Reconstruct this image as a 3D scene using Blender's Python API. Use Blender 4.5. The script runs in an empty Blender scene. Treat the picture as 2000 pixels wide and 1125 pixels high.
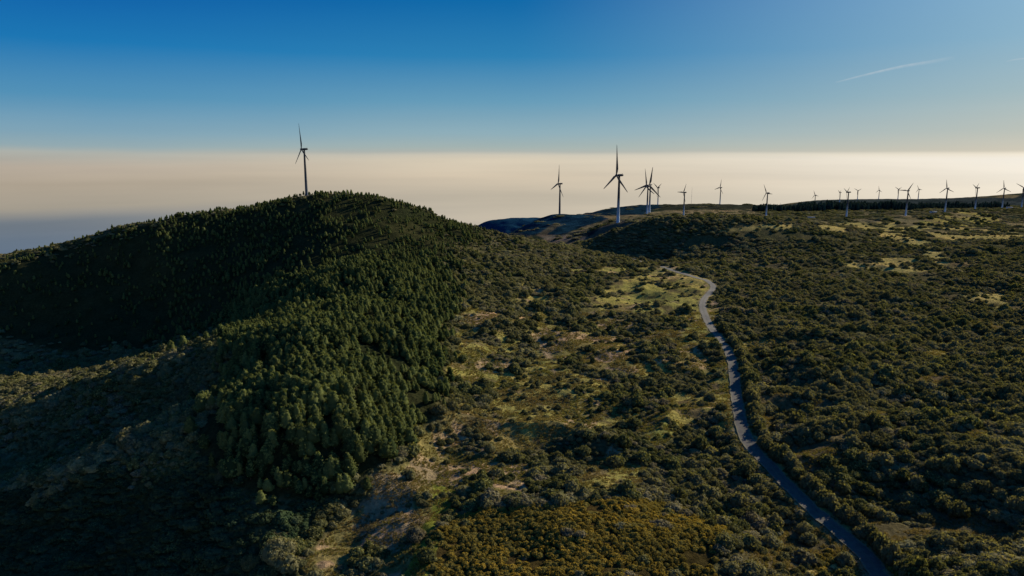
import bpy, math, random
import numpy as np

# ------------------------------------------------------------------ basics
scn = bpy.context.scene
COL = scn.collection
rng = np.random.default_rng(7)
random.seed(7)
F = 1351.0                       # focal length in photo pixels (photo 2000 wide)
PITCH = math.atan(262.5 / F)     # camera looks down by this much
CZ = 130.0                       # camera height over the plateau
SP, CP = math.sin(PITCH), math.cos(PITCH)
SUN_AZ, SUN_EL = math.radians(54), math.radians(22)   # azimuth from +Y towards +X

def slope(py):
    d = -(np.asarray(py, float) - 562.5) / F
    return (-SP + d * CP) / (CP + d * SP)

def at(px, py, D):
    """point seen at photo position px, py at forward distance D"""
    d = -(py - 562.5) / F
    y = CP + d * SP
    return ((px - 1000) / F / y * D, D, CZ + D * (-SP + d * CP) / y)

def at_z(px, py, z):
    D = (z - CZ) / float(slope(py))
    return at(px, py, D)

def project(X, Y, Z):
    dz = Z - CZ
    depth = Y * CP - dz * SP
    up = Y * SP + dz * CP
    depth = np.maximum(depth, 1.0)
    return 1000 + F * X / depth, 562.5 - F * up / depth, depth

# ------------------------------------------------------------------ noise
_perm = rng.random((256, 256))
def vnoise(x, y):
    xi = np.floor(x).astype(np.int64); yi = np.floor(y).astype(np.int64)
    fx = x - xi; fy = y - yi
    fx = fx * fx * fx * (fx * (fx * 6 - 15) + 10); fy = fy * fy * fy * (fy * (fy * 6 - 15) + 10)
    a = _perm[xi & 255, yi & 255]; b = _perm[(xi + 1) & 255, yi & 255]
    c = _perm[xi & 255, (yi + 1) & 255]; d = _perm[(xi + 1) & 255, (yi + 1) & 255]
    return (a * (1 - fx) + b * fx) * (1 - fy) + (c * (1 - fx) + d * fx) * fy

def fbm(x, y, s, o=4, seed=0.0):
    """fractal noise about 0, feature size s"""
    v = np.zeros_like(x, dtype=float); a = 1.0; t = 0
    for k in range(o):
        v += a * (vnoise(x / s + 37.1 * k + seed, y / s + 11.7 * k + seed * 1.7) - 0.5) * 2
        t += a; a *= 0.5; s *= 0.5
    return v / t

def sstep(a, b, x):
    t = np.clip((x - a) / (b - a), 0, 1)
    return t * t * (3 - 2 * t)

# ------------------------------------------------------------------ wind turbines as measured
# base px, base py, hub py, D, blade length px, phase (deg from up, clockwise in view), rotor facing azimuth, darkness, label
TURB = [
 (599, 381, 291.5, 950, 50.5, -5, 236, 1.0, "dark wind turbine standing alone on top of the wooded hill"),
 (1093, 417.5, 359, 1830, 38, 10, 251, .8, "wind turbine on the flat brow of the dark headland, left end of the far group"),
 (1207, 432, 342.5, 1214, 59, 1, 251, .45, "tallest looking wind turbine of the plateau, with one blade pointing straight up"),
 (1263.5, 419.5, 364.5, 1900, 35.5, -9, 251, .4, "left one of two wind turbines whose rotors overlap, its top blade tilting left"),
 (1268.3, 415, 361, 2000, 35.5, 11, 224, .4, "right one of two wind turbines whose rotors overlap, its top blade tilting right"),
 (1284.7, 400, 366.8, 2300, 18, 60, 251, .7, "small distant wind turbine just right of the overlapping pair"),
 (1335, 422, 376, 1420, 20.5, 30, 251, .3, "wind turbine rising behind the shadowed knoll, one blade level to the left"),
 (1406, 399, 366.4, 2300, 17.5, 15, 251, .75, "slim wind turbine alone on the far skyline behind the knoll"),
 (1496, 424.5, 377, 1400, 19, -27, 251, .3, "wind turbine in front of the small clump of conifers, one blade level to the right"),
 (1591, 401.5, 381, 2800, 9.5, -20, 240, .3, "tiny wind turbine at the left end of the conifer belt"),
 (1639.5, 396.5, 376, 2900, 9.5, 60, 275, .5, "tiny wind turbine just left of the one standing before the conifer belt"),
 (1653, 424, 375.5, 1400, 18, 52, 276, .3, "wind turbine seen nearly edge on at the left part of the conifer belt"),
 (1674.4, 391, 372.5, 3200, 8.5, 60, 235, .7, "tiny wind turbine on the far ridge with two blades up in a wide V"),
 (1716, 389, 371.5, 3300, 8.5, -8, 250, .7, "tiny lone wind turbine on the middle of the far ridge"),
 (1753.5, 389, 369.6, 3300, 8.7, 60, 245, .7, "tiny wind turbine close left of the big one with a level blade"),
 (1768.8, 420.5, 372.5, 1350, 18.5, 32, 235, .3, "wind turbine at the edge of the yellow pasture, one blade level to the left"),
 (1793, 390, 369.6, 3300, 8.7, -25, 250, .7, "tiny wind turbine close right of the big one with a level blade"),
 (1845.5, 413.5, 367.7, 1470, 17, -7, 245, .3, "wind turbine beside the white service cabin at the yellow pasture"),
 (1904, 410.5, 367, 1570, 16.5, 52, 282, .3, "wind turbine seen nearly edge on behind the yellow pasture"),
 (1956.8, 408, 367.7, 1680, 16, -7, 245, .3, "wind turbine left of the white service cabin at the right edge"),
 (1995, 405, 366.4, 1760, 15.5, 60, 240, .3, "wind turbine cut by the right edge below the last dark hill"),
]

# ------------------------------------------------------------------ terrain: control points
CP_LIST = []
def c(px, py, D): CP_LIST.append(at(px, py, D))
def cz(px, py, z): CP_LIST.append(at_z(px, py, z))
def h(px, D, z):
    """hidden point: direction of px, distance D, height z"""
    CP_LIST.append(((px - 1000) / F * D * 1.0, D, z))

for t in TURB: c(t[0], t[1], t[3])
# the hill, its skyline
for p in [(560,389,965),(640,381,950),(700,382,945),(760,391,940),(820,410,935),(900,436,930),(960,453,940),(1000,462,950),(1060,474,965),(1130,486,1000),
          (480,405,960),(430,414,950),(380,425,930),(300,439,925),(200,465,920),(130,487,910),(60,502,905),(0,516,900),(-150,545,890),(-400,620,870)]: c(*p)
# behind the hill
for px in (-400,-150,0,150,300,450):
    h(px, 1150, -75); h(px, 1600, -330); h(px, 2600, -700); h(px, 4500, -1400)
h(600,1180,25); h(600,1600,-180); h(600,2600,-600); h(750,1180,10); h(750,1700,-200); h(750,2800,-600)
h(880,1180,-20); h(880,1600,-140); h(880,2600,-400); h(960,1180,-35); h(960,1500,-90); h(980,2300,-200)
h(700,4500,-1300); h(850,4500,-1200)
# face of the hill towards the camera (spur)
for p in [(640,415,885),(720,420,860),(700,460,800),(700,520,650),(680,600,458),(640,660,378),(610,720,326),(590,790,290),(570,850,268),
          (800,450,830),(800,520,680),(780,600,510),(770,700,375),(750,780,315),(720,850,280)]: c(*p)
cz(860,500,22); cz(870,560,15); cz(880,650,8); cz(860,760,4); cz(830,850,2); cz(760,920,-2); cz(690,980,-6); cz(640,1060,-8); cz(600,1130,-10); cz(820,1050,-3); cz(800,960,-3)
cz(950,480,18); cz(960,540,10); cz(960,650,3)
# left flank and valley in shadow
for p in [(560,450,860),(480,470,860),(380,500,850),(300,500,850),(200,520,860),(100,530,850),(0,560,830),
          (540,560,680),(440,580,750),(300,600,795),(200,600,800),(80,620,790),(-100,640,780),
          (540,640,500),(450,640,630),(340,660,720),(200,690,725),(60,715,700),(-100,740,690)]: c(*p)
# first sunlit rib and the hollow in front of it
for p in [(480,690,390),(400,700,425),(340,710,445),(250,733,455),(150,758,465),(60,783,470),(-60,813,470),
          (420,790,370),(300,820,395),(150,860,410),(20,900,415)]: c(*p)
# second rib
for p in [(350,840,300),(260,870,302),(180,895,308),(90,925,314),(0,955,318),(-120,990,318)]: c(*p)
# lowest slope, bottom left
for p in [(480,900,264),(400,950,262),(280,1000,264),(120,1060,266),(-60,1100,270),(500,1000,240),(400,1080,232),(250,1125,232),(0,1180,238),(600,980,250),(500,1150,210),(650,1200,200)]: c(*p)
# open ground in the middle and right (near the plateau height)
for p in [(1000,540,6),(1000,700,0),(1000,800,-2),(900,900,-3),(900,1000,-5),(1000,950,-2),(1000,1100,2),(1150,600,0),(1150,700,0),(1150,850,-3),(1200,930,-7),(1200,1020,0),(1200,1140,3),
          (1250,520,-5),(1350,520,-4),(1350,560,-2),(1300,650,1),(1300,800,0),(1380,700,-2),(1430,760,-3),(1380,930,-4),(1500,940,-4),(1400,1050,0),(1600,1060,-5),(1700,1130,-5),(1850,1150,4),(1950,1080,6),
          (1450,600,2),(1500,700,4),(1600,560,4),(1600,650,4),(1600,800,3),(1750,560,3),(1750,700,6),(1750,850,5),(1900,560,2),(1950,650,4),(1950,800,6),(1800,950,5),(1950,950,7),
          (1700,500,3),(1850,500,2),(2000,500,2),(1750,450,1),(1900,440,0),(2000,430,0),(1650,450,6),(2200,600,4),(2300,800,6),(2200,1000,6),(2300,480,2)]: cz(*p)
# shadowed knoll
for p in [(1190,460,1060),(1240,438,1070),(1290,429,1065),(1350,425,1062),(1430,426,1060),(1520,432,1060),(1600,437,1080),(1300,426,1110),(1400,425,1120),
          (1180,486,1040),(1220,490,1020),(1300,497,985),(1390,497,965),(1470,500,930),(1540,475,970),(1600,490,930)]: c(*p)
# hollow and slopes beyond the pass
for p in [(1150,478,1130),(1100,468,1300),(1060,462,1450),(1010,455,1600),(1100,452,1560),(1160,446,1290),(1190,462,1170),(1130,462,1250),(1207,450,1150),(1250,432,1250),(1300,424,1500),
          (1045,431,1810),(1060,421,1825),(1130,418,1830),(1180,418,1800),(1150,414,2150),(1200,406,2300),(1240,402,2320),(1340,400,2330),(1450,402,2330),(1520,405,2350),
          (1350,413,1850),(1450,413,1900),(1550,414,1950),(1650,414,1950),(1750,412,1950),(1850,409,1950),(1950,405.5,1950),
          (1540,404,2900),(1580,393,3100),(1640,389,3250),(1720,388,3300),(1800,389.5,3300),(1900,391,3250),(1965,391,3200),(1990,382,3100),(2060,372,3000),(2200,370,3000),
          (935,437,3600),(985,429,3600),(1030,427,3600)]: c(*p)
h(1030,2400,-160); h(1060,2500,-150); h(1100,2600,-120); h(1200,2900,-160); h(1350,2900,-160); h(1450,2700,-110); h(1550,2500,-75); h(1700,2600,-65); h(1900,2600,-60)
for px in (950, 1100, 1250, 1400): h(px, 4600, -600)
for px in (1600, 1750, 1900, 2050, 2300): h(px, 4000, -220); h(px, 4800, -500)
h(2300,1500,10); h(2300,2500,-40)
h(-600,500,-90); h(-600,300,-90)
h(-200,150,-60); h(400,140,-30); h(1000,130,0); h(1600,130,0); h(2300,130,5); h(1000,60,0)

P = np.array(CP_LIST)
def uv(X, Y): return np.stack([np.arctan2(X, Y) * 1.0, np.log(np.maximum(Y, 30.0))], -1)
PU = uv(P[:, 0], P[:, 1])
def kern(r2): return np.sqrt(r2 + 0.0004)       # multiquadric: smooth and well behaved
_n = len(P)
_d2 = ((PU[:, None] - PU[None]) ** 2).sum(-1)
A = np.zeros((_n + 3, _n + 3)); A[:_n, :_n] = kern(_d2) - np.eye(_n) * 0.004
A[:_n, _n] = 1; A[_n, :_n] = 1; A[:_n, _n + 1:] = PU; A[_n + 1:, :_n] = PU.T
W = np.linalg.solve(A, np.concatenate([P[:, 2], np.zeros(3)]))

def base_height(X, Y):
    X = np.asarray(X, float); Y = np.asarray(Y, float)
    sh = X.shape; q = uv(X.ravel(), Y.ravel()); out = np.empty(len(q))
    for i in range(0, len(q), 20000):
        a = q[i:i + 20000]
        out[i:i + 20000] = kern(((a[:, None] - PU[None]) ** 2).sum(-1)) @ W[:_n] + W[_n] + a @ W[_n + 1:]
    return out.reshape(sh)

ROADPX = [(1770,1230),(1742,1175),(1714,1125),(1690,1085),(1642,1040),(1592,995),(1547,955),(1512,920),(1483,890),(1463,860),(1450,830),(1441,790),(1436,750),
          (1433,720),(1425,690),(1408,665),(1389,640),(1377,615),(1372,596),(1378,580),(1390,568),(1392,557),(1376,547),(1345,538),(1310,528),(1280,519),(1250,510),(1222,503)]
def on_ground(px, py, it=14, fn=None):
    """point of the smooth terrain seen at px, py (nearest hit)"""
    fn = fn or base_height
    Ds = np.exp(np.linspace(math.log(110), math.log(4200), 900))
    d = -(py - 562.5) / F; yy = CP + d * SP
    Xs = (px - 1000) / F / yy * Ds; Zs = CZ + Ds * (-SP + d * CP) / yy
    hgt = fn(Xs, Ds)
    k = np.argmax(hgt > Zs)
    if not (hgt > Zs).any(): k = len(Ds) - 1
    a, b = (hgt[k - 1] - Zs[k - 1]), (hgt[k] - Zs[k])
    t = 0 if a == b else -a / (b - a)
    D = Ds[k - 1] + t * (Ds[k] - Ds[k - 1])
    return ((px - 1000) / F / yy * D, D)
road = np.array([on_ground(*p) for p in ROADPX])
def resample(pts, n):
    # Catmull-Rom through the points, then n even samples
    q = []
    pts = np.vstack([2 * pts[0] - pts[1], pts, 2 * pts[-1] - pts[-2]])
    for i in range(1, len(pts) - 2):
        p0, p1, p2, p3 = pts[i - 1:i + 3]
        for t in np.linspace(0, 1, 12, endpoint=False):
            q.append(.5 * ((2 * p1) + (-p0 + p2) * t + (2 * p0 - 5 * p1 + 4 * p2 - p3) * t * t + (-p0 + 3 * p1 - 3 * p2 + p3) * t ** 3))
    q = np.array(q); s = np.r_[0, np.cumsum(np.hypot(*np.diff(q, axis=0).T))]
    u = np.linspace(0, s[-1], n)
    return np.stack([np.interp(u, s, q[:, 0]), np.interp(u, s, q[:, 1])], -1)
road = resample(road, 420)
def road_dist(X, Y):
    X = np.asarray(X, float); sh = X.shape; x = X.ravel(); y = np.asarray(Y, float).ravel()
    out = np.full(len(x), 1e3)
    box = (x > road[:, 0].min() - 40) & (x < road[:, 0].max() + 40) & (y > road[:, 1].min() - 40) & (y < road[:, 1].max() + 40)
    idx = np.where(box)[0]
    for i in range(0, len(idx), 20000):
        j = idx[i:i + 20000]
        out[j] = np.sqrt(((x[j, None] - road[None, :, 0]) ** 2 + (y[j, None] - road[None, :, 1]) ** 2).min(1))
    return out.reshape(sh)
TB = np.array([at(t[0], t[1], t[3]) for t in TURB])

def height(X, Y):
    X = np.asarray(X, float); Y = np.asarray(Y, float)
    z = base_height(X, Y)
    far = sstep(900, 2500, Y)
    px, py, dp = project(X, Y, z)
    left = sstep(700, 350, px)
    k = sstep(3, 16, road_dist(X, Y)); 
    for b in TB: k = k * sstep(4, 40, np.hypot(X - b[0], Y - b[1]))
    cal = 1 - .65 * sstep(900, 1050, Y) * sstep(880, 1000, px)
    n = fbm(X, Y, 52, 3, 17.3) * 4.2 * cal + fbm(X, Y, 110, 4, 3.3) * (4.0 + 2 * left) * cal + fbm(X, Y, 28, 3, 9.1) * (1.1 + 1.6 * left + 1.0 * far)
    n = n + (2.2 - np.abs(fbm(X * .9 - Y * .45, Y * .9 + X * .45, 75, 3, 61.5)) * 13) * .8 * (1 - left) * cal * sstep(1200, 900, Y)
    # ribs running down the left flank
    rid = 1 - np.abs(fbm(X * .8 + Y * .6, Y * .8 - X * .6, 70, 3, 5.5)) * 2
    n = n + left * rid * 5 - left * 2
    n = n - np.abs(fbm(X + .5 * Y, Y * .35, 120, 3, 8.8)) * 14 * sstep(1120, 1350, Y) * sstep(1330, 1150, px) * sstep(30, 120, np.abs(Y - 1214) + np.abs(X - 188))
    fine = fbm(X, Y, 7, 4, 2.2) * .75 * (1 - far)
    return z + (n * .85) * (0.25 + .75 * k) + fine * k

# ------------------------------------------------------------------ cover masks (from world points, through their place in the photo)
def inpoly(px, py, poly):
    r = np.zeros(px.shape, bool); n = len(poly)
    for i in range(n):
        x1, y1 = poly[i]; x2, y2 = poly[(i + 1) % n]
        if y1 == y2: continue
        cnd = ((y1 > py) != (y2 > py)) & (px < (x2 - x1) * (py - y1) / (y2 - y1) + x1)
        r ^= cnd
    return r
CLEAR = [  # polygon, kind: 0 grass green-yellow, 1 pinkish bracken, 2 pale grass
 ([(560,1140),(600,1095),(690,1010),(745,965),(735,930),(785,900),(848,832),(905,838),(1005,858),(1000,876),(955,890),(1030,905),(1035,940),(1000,968),(905,985),(880,1020),(862,1060),(835,1140)],1),
 ([(875,778),(950,790),(985,812),(900,806)],1),
 ([(1000,770),(1030,735),(1085,740),(1130,765),(1135,800),(1090,812),(1040,840),(1065,862),(1045,880),(1010,845),(1005,800)],0),
 ([(1025,695),(1060,660),(1110,640),(1170,632),(1235,622),(1235,648),(1190,680),(1215,722),(1150,728),(1130,705),(1060,700)],1),
 ([(900,700),(940,690),(1000,712),(980,730),(930,722)],1),
 ([(1155,592),(1180,560),(1200,545),(1262,535),(1330,532),(1372,552),(1360,580),(1340,592),(1290,608),(1200,602)],0),
 ([(1110,522),(1155,524),(1155,532),(1115,531)],0),
 ([(975,582),(1045,584),(1040,594),(985,592)],1),
 ([(1270,530),(1320,528),(1390,545),(1372,552),(1300,545)],2),
 ([(1625,506),(1680,497),(1790,502),(1815,478),(1840,478),(1855,512),(1845,528),(1780,536),(1700,526),(1650,520)],2),
 ([(1860,570),(1900,580),(1925,568),(1978,574),(1965,600),(1940,606),(1915,596)],2),
 ([(1690,470),(1730,446),(1800,440),(1990,452),(2010,466),(1830,470),(1800,480),(1740,478)],2),
 ([(1780,432),(1835,420),(1870,413),(1930,413),(1955,432),(1900,446),(1850,438),(1800,440)],0),
 ([(1560,445),(1650,436),(1760,434),(1740,448),(1640,452)],2),
 ([(1395,450),(1480,440),(1560,436),(1560,445),(1480,452)],2),
 ([(1128,905),(1190,890),(1255,905),(1250,945),(1160,965),(1130,940)],0),
 ([(1245,825),(1300,790),(1345,768),(1350,782),(1305,806),(1262,832)],0),
 ([(1785,688),(1830,680),(1870,690),(1850,698),(1800,696)],2),
 ([(1430,665),(1500,662),(1505,672),(1450,678)],2),
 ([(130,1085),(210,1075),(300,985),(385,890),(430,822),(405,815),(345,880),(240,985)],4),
 ([(1555,1140),(1590,1100),(1640,1088),(1662,1060),(1690,1080),(1715,1140)],2),
 ([(1362,560),(1385,572),(1368,596),(1375,620),(1392,650),(1412,672),(1424,700),(1428,740),(1432,790),(1442,830),(1455,868),(1440,880),(1405,830),(1388,790),(1396,740),(1392,700),(1372,665),(1352,640),(1345,600)],0),
]
FOREST = [(20,508),(110,486),(380,412),(480,392),(540,380),(640,368),(720,368),(800,390),(880,414),(940,440),(965,472),(905,486),(865,492),(888,560),(880,620),(862,700),(850,770),(822,842),(775,890),(720,935),(660,970),(590,985),(480,965),(400,915),(372,860),(400,800),(432,745),(440,690),(470,640),(400,660),(300,690),(150,690),(-60,650),(-60,530)]
GORSE = [[(838,1160),(868,1045),(900,1008),(960,992),(1060,985),(1200,978),(1320,982),(1385,1015),(1425,1035),(1410,1090),(1400,1160)],
         [(1735,1160),(1740,1105),(1790,1095),(1830,1140)], [(1570,1100),(1620,1075),(1650,1090),(1600,1120)]]
BELT = [(1555,411),(1640,410),(1760,408),(2100,405),(2100,408.5),(1900,410.5),(1760,415),(1650,421),(1560,420)]

VALLEY = [(905,600),(1000,560),(1150,520),(1380,520),(1420,640),(1430,760),(1340,830),(1250,900),(1050,930),(900,940),(850,900),(862,800),(880,700)]
def warp(X, Y, px, py, amp=19):
    k = F / np.maximum(Y, 50)
    return px + fbm(X, Y, 20, 4, 21) * amp * k / 3.5, py + fbm(X, Y, 20, 4, 47) * amp * k * .35 / 3.5

def covers(X, Y, Z):
    px, py, dp = project(X, Y, Z)
    wx, wy = warp(X, Y, px, py)
    clear = np.full(px.shape, -1)
    for poly, kd in CLEAR: clear[inpoly(wx, wy, poly)] = kd
    clear[(fbm(X, Y, 17, 4, 57) < -.27) & (py > 520)] = -1
    clear[(fbm(X, Y * .8, 34, 4, 59) < -.17) & (py <= 520)] = -1
    opn = inpoly(wx, wy, VALLEY) & (fbm(X, Y, 24, 4, 68) > .045) & (clear < 0)
    clear[opn] = np.where(fbm(X, Y, 30, 3, 69) > 0, 0, 1)[opn]
    opn = (px > 1440) & (py > 480) & (Y < 900) & (fbm(X, Y, 30, 4, 75) > .36) & (clear < 0)
    clear[opn] = 3
    forest = inpoly(wx, wy, FOREST)
    g = np.zeros(px.shape, bool)
    for poly in GORSE: g |= inpoly(wx, wy, poly)
    belt = inpoly(px, py, BELT) & (Y > 1750) & (Y < 2350)
    return px, py, dp, clear, forest, g, belt

# ------------------------------------------------------------------ materials
def new_mat(name):
    m = bpy.data.materials.new(name); m.use_nodes = True
    nt = m.node_tree; nt.nodes.clear()
    return m, nt
def N(nt, t, **kw):
    n = nt.nodes.new(t)
    for k, v in kw.items():
        if hasattr(n, k): setattr(n, k, v)
    return n
def ramp(nt, fac, stops, interp='LINEAR'):
    r = nt.nodes.new('ShaderNodeValToRGB'); r.color_ramp.interpolation = interp
    e = r.color_ramp.elements
    while len(e) > len(stops): e.remove(e[-1])
    while len(e) < len(stops): e.new(0.5)
    for i, (p, cc) in enumerate(stops): e[i].position = p; e[i].color = (*cc, 1)
    if fac is not None: nt.links.new(fac, r.inputs[0])
    return r.outputs[0]
def mix(nt, f, a, b, mode='MIX'):
    n = nt.nodes.new('ShaderNodeMix'); n.data_type = 'RGBA'; n.blend_type = mode
    for s, v in ((n.inputs[0], f), (n.inputs[6], a), (n.inputs[7], b)):
        if isinstance(v, bpy.types.NodeSocket): nt.links.new(v, s)
        elif isinstance(v, tuple): s.default_value = (*v, 1)
        else: s.default_value = v
    return n.outputs[2]
def math_(nt, op, a, b=None):
    n = nt.nodes.new('ShaderNodeMath'); n.operation = op
    for s, v in zip(n.inputs, (a, b)):
        if v is None: continue
        if isinstance(v, bpy.types.NodeSocket): nt.links.new(v, s)
        else: s.default_value = v
    return n.outputs[0]
def noise(nt, scale, vec=None, detail=4, rough=.55):
    n = nt.nodes.new('ShaderNodeTexNoise'); n.inputs['Scale'].default_value = scale
    n.inputs['Detail'].default_value = detail; n.inputs['Roughness'].default_value = rough
    if vec is not None: nt.links.new(vec, n.inputs['Vector'])
    return n.outputs['Fac']

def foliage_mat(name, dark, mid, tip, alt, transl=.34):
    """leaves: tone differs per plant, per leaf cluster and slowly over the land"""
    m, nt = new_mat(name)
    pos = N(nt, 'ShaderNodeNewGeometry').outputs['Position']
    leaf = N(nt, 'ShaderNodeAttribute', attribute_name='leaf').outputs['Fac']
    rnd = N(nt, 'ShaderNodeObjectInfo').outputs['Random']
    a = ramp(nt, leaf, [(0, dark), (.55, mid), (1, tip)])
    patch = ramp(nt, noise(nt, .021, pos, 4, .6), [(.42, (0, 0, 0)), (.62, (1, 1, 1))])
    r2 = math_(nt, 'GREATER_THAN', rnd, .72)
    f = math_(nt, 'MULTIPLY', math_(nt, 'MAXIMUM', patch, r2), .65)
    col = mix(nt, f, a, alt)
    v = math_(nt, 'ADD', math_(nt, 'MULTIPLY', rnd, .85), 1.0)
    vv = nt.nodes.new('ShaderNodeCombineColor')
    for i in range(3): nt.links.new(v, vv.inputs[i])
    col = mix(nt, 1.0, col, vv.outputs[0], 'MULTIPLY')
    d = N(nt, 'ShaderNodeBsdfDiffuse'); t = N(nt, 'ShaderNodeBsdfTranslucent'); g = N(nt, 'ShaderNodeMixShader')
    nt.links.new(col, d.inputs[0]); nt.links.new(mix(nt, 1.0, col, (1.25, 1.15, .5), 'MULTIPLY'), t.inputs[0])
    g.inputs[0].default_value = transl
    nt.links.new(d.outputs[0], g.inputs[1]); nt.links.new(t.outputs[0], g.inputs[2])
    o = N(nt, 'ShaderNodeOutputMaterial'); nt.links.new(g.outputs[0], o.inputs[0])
    return m

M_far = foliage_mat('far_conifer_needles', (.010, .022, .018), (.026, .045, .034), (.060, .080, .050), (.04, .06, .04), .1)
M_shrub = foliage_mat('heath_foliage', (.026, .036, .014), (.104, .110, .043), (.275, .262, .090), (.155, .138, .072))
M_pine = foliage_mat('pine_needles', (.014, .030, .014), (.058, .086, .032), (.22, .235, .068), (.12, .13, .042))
M_shade_tinted = foliage_mat('shade_tinted_foliage', (.014, .024, .014), (.040, .064, .028), (.095, .120, .046), (.046, .054, .026), .15)  # scrub foliage darkened: the slope's shade is put into the colour
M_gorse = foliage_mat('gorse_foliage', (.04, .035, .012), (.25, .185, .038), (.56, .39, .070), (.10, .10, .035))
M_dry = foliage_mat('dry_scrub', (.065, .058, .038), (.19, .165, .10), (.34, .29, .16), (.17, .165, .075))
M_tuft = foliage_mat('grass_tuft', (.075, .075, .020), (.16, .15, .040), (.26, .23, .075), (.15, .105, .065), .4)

def bark_mat():
    m, nt = new_mat('bark')
    co = N(nt, 'ShaderNodeTexCoord').outputs['Object']
    b = N(nt, 'ShaderNodeBsdfPrincipled'); nt.links.new(ramp(nt, noise(nt, 9, co), [(.3, (.05, .035, .025)), (.7, (.14, .11, .085))]), b.inputs['Base Color'])
    b.inputs['Roughness'].default_value = .9
    o = N(nt, 'ShaderNodeOutputMaterial'); nt.links.new(b.outputs[0], o.inputs[0]); return m
M_bark = bark_mat()

def ground_mat():
    m, nt = new_mat('moorland')
    pos = N(nt, 'ShaderNodeNewGeometry').outputs['Position']
    cov = N(nt, 'ShaderNodeAttribute', attribute_name='cover').outputs['Color']
    s1 = noise(nt, .45, pos, 6, .65); s2 = noise(nt, .06, pos, 5, .6); s3 = noise(nt, 2.2, pos, 4, .6); s4 = noise(nt, .012, pos, 5, .6)
    v = ramp(nt, s1, [(.25, (.5, .5, .5)), (.5, (1.15, 1.15, 1.12)), (.75, (2.0, 1.92, 1.8))])
    col = mix(nt, 1.0, cov, v, 'MULTIPLY')
    v2 = ramp(nt, s2, [(.3, (.65, .72, .62)), (.7, (1.35, 1.22, 1.15))])
    col = mix(nt, .8, col, v2, 'MULTIPLY')
    v3 = ramp(nt, s4, [(.35, (.75, .85, .8)), (.65, (1.25, 1.12, 1.0))])
    col = mix(nt, .8, col, v3, 'MULTIPLY')
    b = N(nt, 'ShaderNodeBsdfPrincipled'); nt.links.new(col, b.inputs['Base Color']); b.inputs['Roughness'].default_value = .95
    b.inputs['Specular IOR Level'].default_value = 0
    bp = N(nt, 'ShaderNodeBump'); bp.inputs['Distance'].default_value = 1.3; bp.inputs['Strength'].default_value = 1
    hh = math_(nt, 'ADD', s1, math_(nt, 'MULTIPLY', s3, .35)); nt.links.new(hh, bp.inputs['Height']); nt.links.new(bp.outputs[0], b.inputs['Normal'])
    o = N(nt, 'ShaderNodeOutputMaterial'); nt.links.new(b.outputs[0], o.inputs[0]); return m
M_ground = ground_mat()

def simple_mat(name, col, rough=.6, var=.15, scale=.6, bump=0):
    m, nt = new_mat(name)
    co = N(nt, 'ShaderNodeTexCoord').outputs['Object']
    n1 = noise(nt, scale, co, 5)
    lo = tuple(x * (1 - var) for x in col); hi = tuple(x * (1 + var) for x in col)
    b = N(nt, 'ShaderNodeBsdfPrincipled'); nt.links.new(ramp(nt, n1, [(.3, lo), (.7, hi)]), b.inputs['Base Color'])
    b.inputs['Roughness'].default_value = rough
    if bump:
        bp = N(nt, 'ShaderNodeBump'); bp.inputs['Distance'].default_value = bump; nt.links.new(noise(nt, scale * 6, co), bp.inputs['Height']); nt.links.new(bp.outputs[0], b.inputs['Normal'])
    o = N(nt, 'ShaderNodeOutputMaterial'); nt.links.new(b.outputs[0], o.inputs[0]); return m

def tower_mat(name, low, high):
    """coating with shade put into its colour: pale at the foot, dark towards the top"""
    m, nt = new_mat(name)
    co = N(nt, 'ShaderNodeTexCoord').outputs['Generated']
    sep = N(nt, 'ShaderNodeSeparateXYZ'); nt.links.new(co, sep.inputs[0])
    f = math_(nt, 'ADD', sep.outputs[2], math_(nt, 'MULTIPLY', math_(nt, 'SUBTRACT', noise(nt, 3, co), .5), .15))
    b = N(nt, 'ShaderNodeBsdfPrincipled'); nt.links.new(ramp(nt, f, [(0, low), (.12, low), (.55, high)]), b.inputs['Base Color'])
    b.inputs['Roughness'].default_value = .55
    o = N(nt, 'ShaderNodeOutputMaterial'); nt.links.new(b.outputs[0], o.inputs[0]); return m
M_tower_pale = tower_mat('tower_coating_shaded', (.60, .70, .80), (.03, .035, .045))
M_tower_dark = tower_mat('tower_coating_backlit', (.05, .07, .10), (.02, .026, .036))  # darker copy: backlit shade held in the coating colour
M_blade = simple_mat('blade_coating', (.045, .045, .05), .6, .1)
M_blade_dark = simple_mat('blade_coating_backlit', (.018, .024, .032), .6, .1)  # same for the blades: backlit shade in the colour

# ------------------------------------------------------------------ mesh helpers
def mesh_np(name, verts, faces, mat, smooth=False, leaf=None):
    """faces: (n,3) or (n,4) array or list of them"""
    me = bpy.data.meshes.new(name)
    verts = np.asarray(verts, np.float32)
    if not isinstance(faces, list): faces = [faces]
    tot = np.concatenate([np.full(len(f), f.shape[1]) for f in faces]); loops = np.concatenate([np.asarray(f).ravel() for f in faces])
    me.vertices.add(len(verts)); me.vertices.foreach_set('co', verts.ravel())
    me.loops.add(len(loops)); me.loops.foreach_set('vertex_index', loops.astype(np.int32))
    me.polygons.add(len(tot)); st = np.r_[0, np.cumsum(tot)[:-1]]
    me.polygons.foreach_set('loop_start', st.astype(np.int32)); me.polygons.foreach_set('loop_total', tot.astype(np.int32))
    if smooth: me.polygons.foreach_set('use_smooth', np.ones(len(tot), bool))
    if leaf is not None:
        a = me.attributes.new('leaf', 'FLOAT', 'POINT'); a.data.foreach_set('value', np.asarray(leaf, np.float32))
    me.update(calc_edges=True); me.validate()
    if mat: me.materials.append(mat)
    return me
def link(name, me, parent=None):
    o = bpy.data.objects.new(name, me); COL.objects.link(o)
    if parent: o.parent = parent
    return o
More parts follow.
